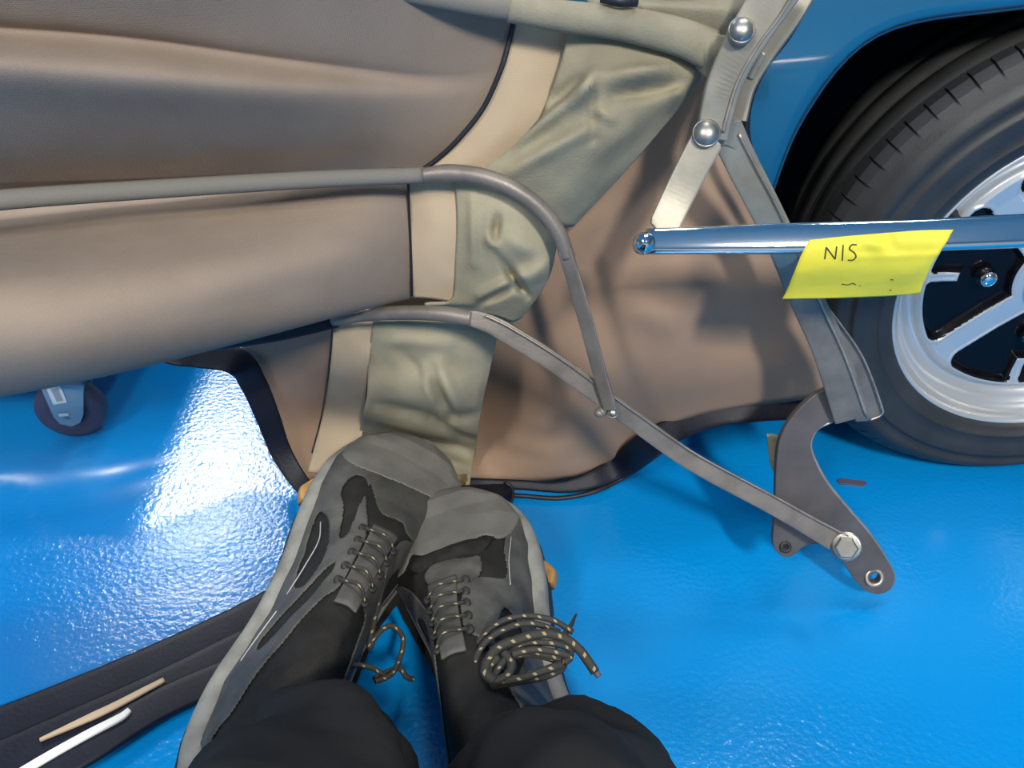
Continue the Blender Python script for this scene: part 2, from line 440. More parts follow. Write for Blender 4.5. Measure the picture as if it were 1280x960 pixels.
lathe('valve', vb, Vector((.35, -1, -.35)), [(.006, 0), (.006, .008), (.0045, .012), (.0045, .022), (.0052, .023), (.0052, .031), (.003, .033)], OUTS, whl, 12)
# raised maker lettering ghosted on sidewall: short ribs
V = []; Fc = []
for k in range(34):
    a0 = math.radians(118+k*.9)
    if k % 5 == 4: continue
    for da in (0, .010):
        for r in (.2275, .2335):
            V.append((wc.x+r*math.cos(a0+da), wc.y-.0175, wc.z+r*math.sin(a0+da)))
    b = len(V)-4; Fc.append((b, b+1, b+3, b+2))

# ---------------------------------------------------------------- dolly caster behind the window
cb = Z(112, 543, 0)
dol = thing('dolly', 'grey dolly caster with white sticker on its fork seen through the clear window', 'trolley', (cb.x, cb.y, 0))
cw = Vector((cb.x-.012, cb.y+.005, .046)); dx = Vector((.12, -1, 0)).normalized()
wh = lathe('caster_wheel', cw-dx*.014, dx, [(.018, -.001), (.036, 0), (.043, .003), (.045, .010), (.045, .020), (.043, .026), (.036, .029), (.020, .028), (.018, .024)], CAST, dol, 40)
lathe('axle_cap', cw+dx*.018, dx, dome(.008, .004), ZINC, wh, 16)
sd = Vector((0, 0, 1)).cross(dx).normalized()
for sgn, nm in ((1, 'fork'), (-1, 'fork')):
    c = cw+dx*(.020*sgn)
    out = [c+sd*x+Vector((0, 0, z)) for x, z in ((-.017, .075), (-.017, 0), (-.013, -.012), (0, -.018), (.012, -.013), (.020, 0), (.034, .045), (.042, .075))]
    f = plate(nm, out, CASTF, dol, .003)
    if sgn == 1:
        q = [c+dx*.0022+sd*x+Vector((0, 0, z)) for x, z in ((-.010, .050), (-.010, .022), (.008, .024), (.008, .052))]
        st = plate('sticker', q, WHITEL, f, .0006)
        q = [c+dx*.0022+sd*x+Vector((0, 0, z)) for x, z in ((-.009, .006), (-.009, .001), (.003, .002), (.003, .006))]
        plate('sticker', q, WHITEL, f, .0006)
        q = [c+dx*.0028+sd*x+Vector((0, 0, z)) for x, z in ((-.005, .047), (-.004, .027), (.004, .028), (.004, .048))]
        plate('print', q, GREYP, f, .0004)
boxm('fork_crown', (cw.x-.035, cw.y-.035, .118), (cw.x+.045, cw.y+.035, .124), CASTF, dol, kind=None)
boxm('deck', (cb.x-.65, cb.y-.05, .125), (cb.x+.05, cb.y+.45, .15), DECK, dol, kind=None)
boxm('deck_rim', (cb.x-.655, cb.y-.055, .135), (cb.x+.055, cb.y-.047, .165), OUTS, dol, kind=None)
for (x, y) in ((-.58, 0), (-.58, .38), (0, .38)):
    c = Vector((cb.x+x, cb.y+y, .046))
    lathe('caster_wheel', c-dx*.014, dx, [(.018, -.001), (.036, 0), (.045, .008), (.045, .022), (.036, .029), (.018, .024)], CAST, dol, 24)
    for sgn in (-1, 1):
        plate('fork', [c+dx*.02*sgn+sd*a+Vector((0, 0, z)) for a, z in ((-.017, .079), (-.017, 0), (0, -.018), (.02, 0), (.042, .079))], CASTF, dol, .003)

# ---------------------------------------------------------------- convertible top
top = thing('convertible_top', 'folded convertible roof with tan liner, bent metal bows and clear rear window on blue floor', 'car roof', (.05, .70, 0))
# liner panels
rows = [[Y(-90, -90, .57), Y(150, -90, .59), Y(380, -80, .63), Y(560, -40, .69), Y(680, -30, .72)],
        [Y(-90, 10, .60), Y(150, 28, .62), Y(380, 55, .655), Y(560, 75, .705), Y(668, 60, .72)],
        [Y(-90, 36, .608), Y(150, 52, .628), Y(380, 82, .662), Y(550, 100, .707), Y(655, 90, .72)],
        [Y(-90, 75, .560), Y(150, 92, .587), Y(370, 112, .635), Y(540, 125, .70), Y(625, 125, .72)],
        [Y(-90, 145, .590), Y(150, 148, .612), Y(360, 158, .652), Y(520, 172, .70), Y(590, 175, .72)],
        [Y(-90, 240, .66), Y(150, 232, .67), Y(350, 222, .695), Y(500, 214, .71), Y(545, 215, .72)]]
grid('liner_panel', rows, LINER, top, (8, 8), nz=.002, nzs=7)
rows = [[Y(-90, 262, .69), Y(130, 244, .69), Y(330, 232, .695), Y(450, 228, .69), Y(518, 225, .70)],
        [Y(-90, 290, .64), Y(130, 275, .645), Y(330, 262, .665), Y(450, 258, .67), Y(518, 256, .69)],
        [Y(-90, 360, .515), Y(130, 350, .545), Y(330, 325, .60), Y(450, 310, .645), Y(519, 305, .685)],
        [Y(-90, 440, .475), Y(130, 415, .515), Y(330, 378, .585), Y(450, 350, .64), Y(518, 345, .685)],
        [Y(-90, 500, .49), Y(130, 458, .525), Y(330, 412, .59), Y(450, 382, .645), Y(518, 368, .69)],
        [Y(-90, 512, .525), Y(130, 470, .56), Y(330, 420, .615), Y(450, 388, .66), Y(518, 372, .70)],
        [Y(-90, 470, .60), Y(130, 440, .62), Y(330, 395, .65), Y(450, 372, .68), Y(518, 360, .705)]]
grid('liner_panel', rows, LINER, top, (7, 8), nz=.002, nzs=7)
# rear quarter liner
rows = [[Z(295, 438, .17), Y(420, 375, .75), Y(560, 330, .745), Y(680, 270, .76), Y(760, 190, .77), Y(830, 130, .77), Y(885, 85, .77), Y(925, 140, .76)],
        [Z(325, 485, .11), Y(420, 440, .765), Y(560, 420, .76), Y(680, 380, .745), Y(765, 310, .745), Y(840, 250, .74), Y(915, 230, .74), Y(982, 290, .745)],
        [Z(348, 545, .05), Z(420, 520, .06), Z(560, 510, .05), Y(690, 490, .745), Y(775, 435, .72), Y(850, 400, .715), Y(930, 370, .72), Y(1018, 400, .735)],
        [Z(383, 605, .004), Z(440, 588, .004), Z(580, 596, .004), Z(690, 603, .006), Z(768, 578, .02), Y(845, 532, .755), Y(930, 512, .75), Y(1045, 492, .745)]]
qr = [(720, 590, 800, 560, .010, 14), (640, 560, 720, 540, -.006, 12), (600, 540, 700, 570, .006, 10), (640, 585, 760, 590, .005, 8),
      (760, 370, 860, 415, .010, 20), (860, 412, 960, 430, -.006, 18), (820, 330, 960, 420, .008, 40), (760, 470, 980, 470, .012, 40), (700, 300, 800, 260, .006, 25)]
grid('quarter_liner', rows, LINER2, top, (12, 10), ridges=qr, nz=.003, nzs=9)
# straps: light webbing and khaki padding, three spans between bows
def strapgrid(nm, m, r, ridges=(), nz=.0022, **k):
    ridges = [(a, b, c, d, e*1.6, f) for a, b, c, d, e, f in ridges]
    return grid(nm, r, m, top, (12, 12), ridges=ridges, nz=nz, nzs=20, thick=.003, **k)
strapgrid('webbing_strap', STRAP, [[Y(643, 15, .715), Y(680, 22, .714), Y(722, 28, .716)],
    [Y(628, 85, .707), Y(664, 95, .705), Y(706, 100, .710)],
    [Y(590, 155, .702), Y(630, 165, .696), Y(676, 172, .702)],
    [Y(524, 216, .70), Y(560, 222, .692), Y(616, 226, .694)]])
strapgrid('strap_padding', KHAKI, [[Y(714, 25, .705), Y(765, 35, .70), Y(820, 50, .70), Y(864, 66, .70), Y(876, 76, .70)],
    [Y(697, 90, .695), Y(750, 95, .68), Y(815, 100, .68), Y(858, 100, .69), Y(872, 104, .70)],
    [Y(665, 160, .685), Y(725, 160, .67), Y(778, 165, .67), Y(812, 160, .69), Y(822, 168, .70)],
    [Y(600, 215, .685), Y(650, 215, .675), Y(720, 215, .675), Y(760, 218, .69), Y(774, 222, .70)],
    [Y(580, 235, .69), Y(630, 255, .69), Y(680, 275, .69), Y(705, 283, .70), Y(716, 284, .71)]],
    ridges=[(742, 95, 720, 130, .010, 10), (760, 100, 830, 88, .008, 12), (735, 112, 650, 175, .010, 9), (722, 100, 640, 170, -.010, 7), (740, 135, 765, 150, .006, 6), (850, 110, 842, 130, .008, 10), (740, 160, 640, 215, .006, 10), (690, 130, 660, 140, .006, 8), (770, 118, 850, 105, -.008, 9), (650, 150, 690, 110, -.006, 6), (740, 120, 742, 175, -.005, 5)])
strapgrid('webbing_strap', STRAP, [[Y(508, 214, .688), Y(545, 216, .686), Y(574, 222, .685)],
    [Y(510, 280, .683), Y(545, 282, .674), Y(574, 285, .674)],
    [Y(512, 330, .678), Y(545, 332, .67), Y(570, 335, .67)],
    [Y(514, 372, .682), Y(540, 374, .675), Y(566, 378, .675)]])
strapgrid('strap_padding', KHAKI, [[Y(568, 216, .680), Y(610, 222, .675), Y(655, 244, .672), Y(680, 282, .67), Y(700, 292, .68)],
    [Y(571, 275, .672), Y(610, 278, .66), Y(650, 285, .66), Y(680, 300, .665), Y(696, 308, .675)],
    [Y(569, 325, .668), Y(610, 330, .66), Y(645, 335, .66), Y(672, 340, .665), Y(688, 342, .675)],
    [Y(564, 375, .67), Y(600, 375, .665), Y(635, 372, .665), Y(660, 368, .67), Y(676, 366, .68)],
    [Y(530, 382, .685), Y(575, 386, .68), Y(620, 395, .68), Y(640, 402, .685), Y(652, 398, .69)]],
    ridges=[(622, 272, 618, 300, -.009, 5), (614, 300, 632, 335, .010, 7), (618, 312, 650, 360, -.012, 6), (650, 352, 690, 330, .008, 12), (600, 370, 650, 345, .006, 6), (640, 345, 660, 370, -.008, 5), (590, 250, 592, 330, .004, 6), (600, 380, 640, 360, -.007, 5), (630, 300, 680, 320, .006, 14)])
strapgrid('webbing_strap', STRAP, [[Y(417, 402, .705), Y(440, 404, .70), Y(468, 404, .70)],
    [Y(412, 462, .71), Y(436, 464, .705), Y(460, 466, .705)],
    [Z(403, 520, .085), Z(430, 522, .085), Z(456, 524, .085)],
    [Z(384, 590, .022), Z(412, 592, .026), Z(444, 590, .026)]])
strapgrid('strap_padding', KHAKI, [[Y(466, 402, .695), Y(515, 402, .69), Y(570, 404, .69), Y(605, 410, .695), Y(622, 418, .70)],
    [Y(460, 450, .70), Y(510, 450, .69), Y(562, 452, .69), Y(598, 456, .70), Y(613, 460, .71)],
    [Y(458, 500, .705), Y(505, 502, .695), Y(556, 508, .695), Y(590, 512, .705), Y(601, 515, .715)],
    [Z(448, 545, .045), Z(500, 552, .045), Z(550, 560, .045), Z(582, 566, .042), Z(592, 570, .04)],
    [Z(440, 590, .02), Z(490, 600, .02), Z(540, 606, .02), Z(575, 606, .02), Z(587, 606, .018)]],
    ridges=[(470, 506, 540, 520, -.010, 6), (455, 515, 560, 545, .010, 9), (540, 480, 565, 520, -.010, 6), (548, 455, 575, 515, .008, 9), (530, 460, 540, 500, .007, 7), (560, 522, 598, 518, -.008, 5), (540, 525, 592, 550, -.009, 5), (560, 535, 596, 540, .008, 7), (480, 425, 560, 430, .004, 10), (500, 440, 530, 470, -.004, 8), (470, 535, 590, 575, .006, 8), (500, 545, 590, 562, -.006, 5)])
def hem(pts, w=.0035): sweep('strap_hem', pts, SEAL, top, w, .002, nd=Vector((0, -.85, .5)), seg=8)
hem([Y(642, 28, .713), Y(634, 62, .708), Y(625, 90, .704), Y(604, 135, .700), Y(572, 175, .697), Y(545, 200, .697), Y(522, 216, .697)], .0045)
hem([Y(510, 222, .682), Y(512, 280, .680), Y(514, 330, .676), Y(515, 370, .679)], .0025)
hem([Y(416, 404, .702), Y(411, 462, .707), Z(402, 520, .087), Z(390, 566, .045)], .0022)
# torn brown tape at strap foot
grid('torn_tape', [[Z(540, 590, .035), Z(562, 596, .04), Z(584, 592, .035)], [Z(545, 605, .045), Z(565, 604, .03), Z(584, 602, .042)], [Z(541, 626, .02), Z(556, 618, .03), Z(578, 608, .02)]], TANTAPE, top, (8, 8), nz=.006, nzs=60, thick=.001)
# bow tubes
nd = Vector((0, -.8, .6))
sweep('front_bow', [Y(330, -48, .68), Y(480, -18, .685), Y(600, 4, .69), Y(640, 10, .69)], SLEEVE, top, .020, nd=nd)
sweep('front_bow', [Y(636, 10, .69), Y(700, 20, .69), Y(780, 30, .69), Y(850, 46, .69), Y(890, 62, .69)], KHAKI2, top, [(0, .021), (.5, .026), (1, .034)], .022, nd=nd, label='khaki cloth wrapped end of the front bow')
grid('header_cloth', [[Y(800, -70, .73), Y(880, -60, .72), Y(960, -50, .71)], [Y(735, -8, .73), Y(850, -12, .72), Y(945, -15, .70)], [Y(745, 8, .70), Y(830, 12, .70), Y(920, 22, .69)], [Y(750, 18, .705), Y(830, 32, .70), Y(915, 52, .695)]], KHAKI2, top, (8, 8), nz=.004, nzs=18, ridges=[(740, 2, 900, 12, .006, 8), (800, -8, 940, -6, -.006, 10)])
grid('bow_end_wrap', [[Y(868, 35, .69), Y(888, 40, .685), Y(910, 45, .685)], [Y(868, 62, .685), Y(884, 68, .675), Y(898, 75, .68)], [Y(870, 85, .69), Y(880, 95, .68), Y(892, 105, .685)]], KHAKI2, top, (8, 8), nz=.003, nzs=25)
sweep('bow_bracket', [Y(752, -3, .69), Y(775, 2, .685), Y(795, 2, .69)], SEAL, top, .008, .008, nd=nd)
sweep('middle_bow_sleeve', [Y(-90, 263, .60), Y(0, 250, .605), Y(200, 236, .63), Y(400, 224, .655), Y(532, 219, .667)], SLEEVE, top, [(0, .017), (1, .0135)], nd=nd)
sweep('middle_bow', [Y(528, 219, .665), Y(560, 216, .665), Y(600, 220, .66), Y(640, 235, .655), Y(675, 260, .65), Y(698, 290, .645), Y(710, 322, .64)], FRAME, top, [(0, .011), (.15, .0145), (1, .0130)], .012, nd=nd, seg=16)
bar('middle_bow', [Y(706, 312, .64), Y(716, 345, .635), Y(732, 400, .628), Y(748, 460, .622), Y(763, 510, .615)], FRAME, top, [(0, .0125), (1, .0125)], .007, nd=Vector((-.35, -.75, .5)), label='flattened lower arm of the middle bow')
sweep('rear_bow_sleeve', [Y(190, 430, .70), Y(250, 430, .70), Y(340, 418, .69), Y(420, 400, .685)], NAVY, top, .016, nd=nd)
sweep('rear_bow', [Y(416, 400, .68), Y(455, 394, .675), Y(500, 391, .665), Y(550, 392, .655), Y(590, 398, .648)], FRAME, top, [(0, .012), (1, .0155)], .012, nd=nd, seg=16)
bar('rear_bow', [Y(580, 395, .649), Y(610, 404, .645), Y(640, 420, .64), Y(700, 458, .632), Y(768, 507, .624), Y(840, 560, .615), Y(885, 588, .607), Y(960, 628, .595), Y(1020, 662, .585), Y(1062, 686, .578)], FRAME, top, [(0, .0155), (.2, .0185), (.8, .019), (.93, .022), (1, .022)], .006, nd=Vector((-.25, -.8, .55)), label='long flat arm of the rear bow', rnd=4)
# pale steel strips along the upper edges of the bars
def edge(pts, w=.0016): sweep('pale_edge', pts, EDGE, top, w, w, nd=nd, seg=6)
edge([Y(606, 394, .640), Y(640, 411, .636), Y(700, 448, .628), Y(768, 497, .620), Y(842, 549, .611), Y(885, 576, .603), Y(962, 617, .591), Y(1020, 649, .581), Y(1060, 670, .575)])
edge([Y(716, 322, .636), Y(724, 345, .632), Y(740, 400, .624), Y(755, 460, .618), Y(769, 508, .612)])
# side rails
bar('side_rail', [Y(982, -30, .66), Y(960, 5, .658), Y(932, 50, .655), Y(908, 98, .652), Y(896, 140, .648), Y(890, 172, .645)], FRAMEL, top, [(0, .036), (.5, .028), (1, .025)], .010, nd=nd, label='upper side rail of bare metal')
sweep('pale_edge', [Y(1000, -20, .648), Y(975, 20, .648), Y(947, 58, .648), Y(923, 100, .646), Y(910, 140, .642), Y(904, 165, .64)], EDGE, top, .003, nd=nd, seg=6)
bar('side_rail', [Y(1015, -25, .69), Y(985, 25, .685), Y(955, 68, .682), Y(932, 108, .678), Y(922, 150, .67)], FRAMEL, top, [(0, .018), (1, .015)], .008, nd=Vector((-.4, -.8, .4)), label='inner layer of the upper side rail')
bar('drop_rail', [Y(906, 158, .655), Y(925, 200, .655), Y(957, 262, .655), Y(985, 320, .653), Y(992, 336, .653)], FRAMEL, top, [(0, .026), (1, .026)], .007, nd=Vector((-.3, -.8, .5)), label='bare metal upper length of the long side rail')
bar('drop_rail', [Y(982, 314, .6535), Y(1010, 378, .65), Y(1038, 440, .645), Y(1064, 522, .638)], FRAME, top, [(0, .026), (.3, .029), (1, .033)], .007, nd=Vector((-.3, -.8, .5)), label='painted lower length of the long side rail')
edge([Y(924, 168, .650), Y(943, 205, .650), Y(972, 260, .650), Y(1000, 322, .648), Y(1026, 380, .644), Y(1056, 445, .639), Y(1084, 523, .632)], .0028)
# channel behind the rail end
plate('rail_flange', [Y(1022, 372, .660), Y(1048, 405, .662), Y(1078, 450, .664), Y(1100, 505, .664), Y(1101, 518, .664), Y(1088, 525, .662), Y(1070, 526, .66), Y(1060, 480, .66)], FRAME, top, .004)
sweep('pale_edge', [Y(1024, 372, .656), Y(1048, 402, .658), Y(1079, 448, .660), Y(1101, 505, .660), Y(1102, 518, .660), Y(1088, 525, .658)], EDGE, top, .0022, nd=nd, seg=6)
bar('diagonal_arm', [Y(888, 168, .640), Y(868, 205, .634), Y(848, 245, .626), Y(826, 292, .612)], FRAMEL, top, [(0, .026), (1, .025)], .006, nd=nd, label='short diagonal arm down to the chrome rail', rnd=2)
plate('joint_plate', [Y(888, 145, .648), Y(905, 148, .65), Y(925, 150, .655), Y(932, 172, .655), Y(928, 190, .655), Y(908, 180, .65), Y(893, 182, .645), Y(884, 165, .645)], FRAMEL, top, .010, holes=[(Y(909, 161, .65), .0014)])
def bolt(px, py, y, r=.010, h=.006, m=ZINC, a=Vector((-.1, -.8, .6)), hexa=False, nm='pivot_bolt'):
    c = Y(px, py, y)
    if hexa:
        w = lathe('washer', c, a, [(r*1.35, 0), (r*1.35, .0015), (r*1.1, .002)], m, top, 24)
        return lathe('hex_bolt', c+a.normalized()*.0018, a, [(r, 0), (r, h), (r*.86, h+.0015)], m, top, 6, hexa=True)
    return lathe(nm, c, a, [(r*1.1, -.006), (r*1.1, 0)]+dome(r, h), m, top, 24)
bolt(883, 166, .636); bolt(927, 37, .646, .009); bolt(766, 516, .612, .0045, .003); bolt(749, 516, .616, .0045, .005, m=FRAME, a=Vector((-.8, -.5, -.1)))
bolt(1058, 683, .573, .0115, .006, a=Vector((-.35, -.75, .55)), hexa=True)
# black rubber seal along the rail
sweep('rubber_seal', [Y(1020, -20, .71), Y(985, 42, .705), Y(955, 82, .70), Y(937, 120, .695), Y(931, 160, .69), Y(938, 195, .688), Y(955, 232, .685), Y(972, 268, .682)], SEAL, top, .008, .012, nd=nd)
sweep('seal_clip', [Y(955, 66, .675), Y(946, 82, .675), Y(938, 98, .675)], FRAMEL, top, .005, .003, nd=nd)
# hinge bracket plate
pb = [(1028, 488), (1008, 502), (988, 525), (975, 552), (971, 590), (970, 640), (967, 675), (972, 690), (984, 696), (996, 690), (1006, 682), (1024, 680), (1042, 690), (1056, 705), (1070, 725), (1084, 738), (1100, 741), (1113, 734), (1117, 720), (1110, 703), (1088, 668), (1060, 635), (1036, 606), (1020, 578), (1013, 556), (1020, 538), (1038, 527), (1060, 524), (1078, 515), (1070, 488), (1050, 482)]
def by(px, py): return .655-(py-490)*.00028+(px-1040)*.00004
plate('hinge_bracket', [Y(x, y, by(x, y)) for x, y in pb], PLATEM, top, .006, n=4, holes=[(Y(1093, 722, by(1093, 722)), .0068), (Y(982, 684, by(982, 684)), .003)], label='dark curved hinge bracket plate with two holes')
ed = [(1040, 527), (1021, 537), (1013, 556), (1020, 578), (1036, 606), (1060, 635), (1088, 668), (1110, 703), (1117, 720), (1113, 734), (1100, 741)]
sweep('pale_edge', [Y(x, y, by(x, y)+.001) for x, y in ed], EDGE, top, .0032, nd=nd, seg=6)
def torus(nm, c, a, R, r, m):
    pts = []; a = a.normalized(); X = Vector((1, 0, 0)); X = (X-a*X.dot(a)).normalized(); Yv = a.cross(X)
    for i in range(25): pts.append(c+(X*math.cos(i*math.pi/12)+Yv*math.sin(i*math.pi/12))*R)
    return sweep(nm, pts, m, top, r*2, r*1.2, nd=a, n=1, seg=8, caps=False)
torus('hole_bushing', Y(1093, 722, by(1093, 722)-.002), Vector((0, -.8, .6)), .0085, .0022, EDGE)
torus('hole_bushing', Y(982, 684, by(982, 684)-.002), Vector((0, -.8, .6)), .0045, .0018, SEAL)
grid('webbing_end', [[Y(959, 543, .66), Y(966, 543, .66), Y(975, 546, .66)], [Y(961, 560, .655), Y(967, 565, .655), Y(976, 565, .66)], [Y(964, 580, .65), Y(968, 590, .65), Y(974, 600, .65)]], KHAKI, top, (5, 5), thick=.002)
# chrome rail
cy = lambda x: .585-.00003*(x-805)
cpts = [Y(808, 302, cy(808)), Y(900, 300, cy(900)), Y(1000, 298, cy(1000)), Y(1150, 294, cy(1150)), Y(1290, 288, cy(1290)), Y(1400, 283, cy(1400)), Y(1500, 279, cy(1500))]
cr_ = sweep('chrome_rail', cpts, CHROME, top, [(0, .0200), (.3, .0235), (1, .027)], [(0, .010), (1, .014)], nd=Vector((0, -.75, .66)), seg=24, sq=.55)
lathe('rail_end_ball', Y(806, 303, .580), Vector((0, -.8, .6)), [(.0085, -.010)]+dome(.0082, .007, 0), CHROME, top, 24)
# bindings
sweep('window_binding', [Y(185, 436, .80), Y(222, 444, .80), Z(252, 445, .190), Z(296, 452, .185), Z(318, 482, .14), Z(335, 522, .095), Z(350, 562, .05), Z(370, 596, .020), Z(392, 622, .006)], NAVY, top, [(0, .022), (.4, .034), (.6, .030), (1, .020)], .004, nd=Vector((0, -.6, .8)), sq=.4, label='navy vinyl binding round the clear window')
def dashes(nm, pts, m, w=.0012, L=2, gap=2):
    path = crl(pts, 12); V = []; Fc = []
    i = 0
    while i+L < len(path):
        a, b = path[i], path[i+L]; T = (b-a).normalized(); B = T.cross(Vector((0, -.6, .8))).normalized()*w/2; N = Vector((0, -.6, .8))*w/2
        k = len(V); V += [a-B, a+N, a+B, b-B, b+N, b+B]; Fc += [(k, k+1, k+4, k+3), (k+1, k+2, k+5, k+4), (k, k+2, k+1), (k+3, k+4, k+5)]
        i += L+gap
    o = link(nm, V, Fc, m, top, smooth=False); o['kind'] = 'stuff'; return o
up = Vector((0, -.005, .010))
dashes('stitching', [p+up for p in [Z(305, 480, .125), Z(318, 515, .08), Z(333, 556, .038), Z(348, 586, .012), Z(366, 612, .008)]], STITCH)
dashes('stitching', [p+up for p in [Z(322, 462, .155), Z(341, 500, .10), Z(356, 545, .05), Z(374, 586, .014)]], STITCH, gap=5)
bp_ = [Z(560, 604, .012), Z(600, 604, .014), Z(650, 606, .012), Z(700, 609, .012), Z(740, 600, .018), Z(775, 582, .03), Y(810, 556, .748), Y(850, 534, .748), Y(900, 519, .744), Y(960, 514, .742), Y(1010, 512, .738), Y(1046, 500, .735)]
sweep('hem_binding', bp_, NAVY, top, [(0, .012), (.25, .013), (.5, .036), (.7, .026), (1, .018)], .006, nd=Vector((0, -.7, .7)), sq=.5, label='black vinyl binding along the lower hem')
sweep('hem_piping', [p+Vector((0, -.004, -.004)) for p in [Z(600, 612, .010), Z(650, 614, .010), Z(700, 617, .010), Z(745, 608, .014), Z(785, 588, .022), Y(825, 560, .742)]], SEAL, top, .006, nd=nd)
grid('loose_flap', [[Z(470, 590, .03), Z(530, 608, .025), Z(590, 606, .03), Z(638, 604, .02)], [Z(470, 660, .02), Z(540, 650, .02), Z(610, 628, .03), Z(642, 614, .02)], [Z(485, 742, .006), Z(540, 712, .006), Z(600, 662, .008), Z(636, 632, .008)]], NAVY, top, (8, 8), nz=.004, nzs=30, thick=.003, label='loose navy vinyl flap under the shoe toes')
sweep('flap_edge', [Z(484, 738, .006), Z(505, 728, .006), Z(540, 708, .008), Z(600, 660, .010), Z(635, 634, .014), Z(641, 612, .02), Z(632, 603, .024)], STITCH if False else SEAL, top, .004, nd=nd)
# clear window
rows = [[Z(-90, 908, .010), Z(100, 846, .010), Z(250, 784, .010), Z(345, 745, .008)],
        [Z(-90, 765, .022), Z(110, 720, .020), Z(270, 690, .014), Z(362, 676, .008)],
        [Z(-90, 610, .070), Z(110, 590, .060), Z(280, 570, .036), Z(368, 610, .008)],
        [Y(-90, 480, .74), Y(120, 460, .77), Z(240, 450, .17), Z(318, 482, .115)]]
o = grid('clear_window', rows, FILM, top, (14, 14), ridges=[(0, 612, 75, 700, .007, 7), (262, 545, 274, 556, .006, 4), (170, 548, 250, 535, .003, 5), (275, 520, 282, 560, .005, 5), (280, 668, 310, 672, .004, 5), (10, 668, 60, 680, .005, 5)], nz=.003, nzs=10, thick=0, label='clear flexible vinyl rear window sheet')
# layered trim at the window foot
def strip(nm, pts, m, w, h, lab=None): return sweep(nm, [Z(*p) for p in pts], m, top, w, h, nd=Vector((0, -.1, 1)), sq=.45, label=lab)
strip('window_binding', [(-90, 940, .012), (0, 908, .012), (100, 868, .012), (200, 825, .012), (300, 778, .010), (360, 745, .008)], NAVY, .042, .007)
strip('trim_tape', [(-90, 985, .012), (0, 950, .012), (90, 910, .012), (190, 865, .012), (320, 800, .008)], NAVY, .040, .007)
strip('trim_cord', [(50, 925, .018), (90, 907, .018), (140, 884, .018), (182, 862, .018), (205, 850, .016)], LUG if False else STRAP, [(0, .003), (.4, .008), (1, .005)], .004, 'frayed tan edging strip')
strip('trim_tape', [(-60, 1020, .014), (20, 985, .014), (110, 935, .014), (200, 880, .012), (290, 840, .008)], NAVY, .034, .008)
strip('trim_cord', [(10, 976, .019), (60, 946, .019), (110, 918, .019), (150, 897, .019), (162, 888, .018)], WHITEL, [(0, .010), (.5, .009), (1, .006)], .005, 'frayed white edging strip')

# ---------------------------------------------------------------- tape tag
tag = thing('tape_tag', 'yellow adhesive tape tag marked N/S stuck on the chrome rail', 'label', Y(1090, 330, .58))
rows = [[Y(1012, 300, .572), Y(1060, 295, .570), Y(1110, 291, .568), Y(1150, 288, .566), Y(1192, 287, .565)],
        [Y(1003, 316, .568), Y(1055, 312, .564), Y(1105, 310, .562), Y(1148, 308, .560), Y(1183, 303, .560)],
        [Y(994, 338, .566), Y(1050, 336, .562), Y(1103, 335, .560), Y(1144, 333, .558), Y(1170, 322, .558)],
        [Y(984, 362, .572), Y(1045, 360, .568), Y(1098, 358, .566), Y(1138, 356, .564), Y(1158, 345, .562)],
        [Y(978, 374, .574), Y(1040, 373, .570), Y(1095, 371, .570), Y(1130, 369, .568), Y(1150, 367, .566)]]
tp_ = grid('tape', rows, TAPE, tag, (8, 8), nz=.0008, nzs=60, thick=.0006, ridges=[(1085, 300, 1100, 312, .003, 6), (1110, 292, 1116, 312, -.003, 4), (1060, 322, 1180, 318, .0015, 4)])
def ink(pts, y, w=.0011, par=tag):
    return sweep('lettering', [Y(a, b, y) for a, b in pts], INK, par, w, .0005, nd=Vector((0, -.7, .7)), n=6, seg=6)
from mathutils.bvhtree import BVHTree
_dg = bpy.context.evaluated_depsgraph_get(); _dg.update()
_bvh = BVHTree.FromObject(tp_, _dg); _off = tag.location.copy()
def on_tape(px, py):
    d = (Y(px, py, .5)-Vector((0, 0, CAMH))).normalized()
    h = _bvh.ray_cast(Vector((0, 0, CAMH))-_off, d)
    return h[0]+_off-d*.0003 if h[0] else Y(px, py, .562)
def strokes(ls, y, w=.0011):
    V = []; Fc = []
    for pts in ls:
        q = [Vector(p) for p in pts]
        if len(q) == 2: q = [q[0].lerp(q[1], k/5) for k in range(6)]
        path = [on_tape(v.x, v.y) for v in crl(q, 5)]
        k0 = len(V); N = Vector((0, -.7, .7))
        for (p, T, Nn, B) in frames(path, N):
            V += [p-B*w/2, p+Nn*.0003, p+B*w/2]
        for i in range(len(path)-1):
            k = k0+3*i; Fc += [(k, k+1, k+4, k+3), (k+1, k+2, k+5, k+4)]
    return link('lettering', V, Fc, INK, tag, smooth=False)
strokes([[(1031, 324), (1033, 309)], [(1033, 309), (1044, 324)], [(1044, 324), (1046, 308)], [(1053, 326), (1054, 306)], [(1071, 306), (1065, 306), (1062, 311), (1068, 316), (1070, 321), (1066, 325), (1060, 325)]], .5619)
strokes([[(1052, 355), (1060, 356), (1066, 354), (1070, 356)], [(1074, 357), (1076, 357)], [(1112, 362), (1114, 363)], [(1113, 349), (1117, 350)]], .5652, .0008)

# ---------------------------------------------------------------- scrap on floor
p = [Z(1047, 600, .002), Z(1052, 598, .002), Z(1066, 600, .002), Z(1080, 601, .002), Z(1083, 604, .002), Z(1078, 607, .002), Z(1062, 605, .002), Z(1049, 604, .002)]
sc = plate('rubber_scrap', [q-Vector((0, 0, 0)) for q in p], SCRAP, None, .002)
sc['label'] = 'small dark scrap of rubber lying on the blue floor beside the bracket'; sc['category'] = 'scrap'

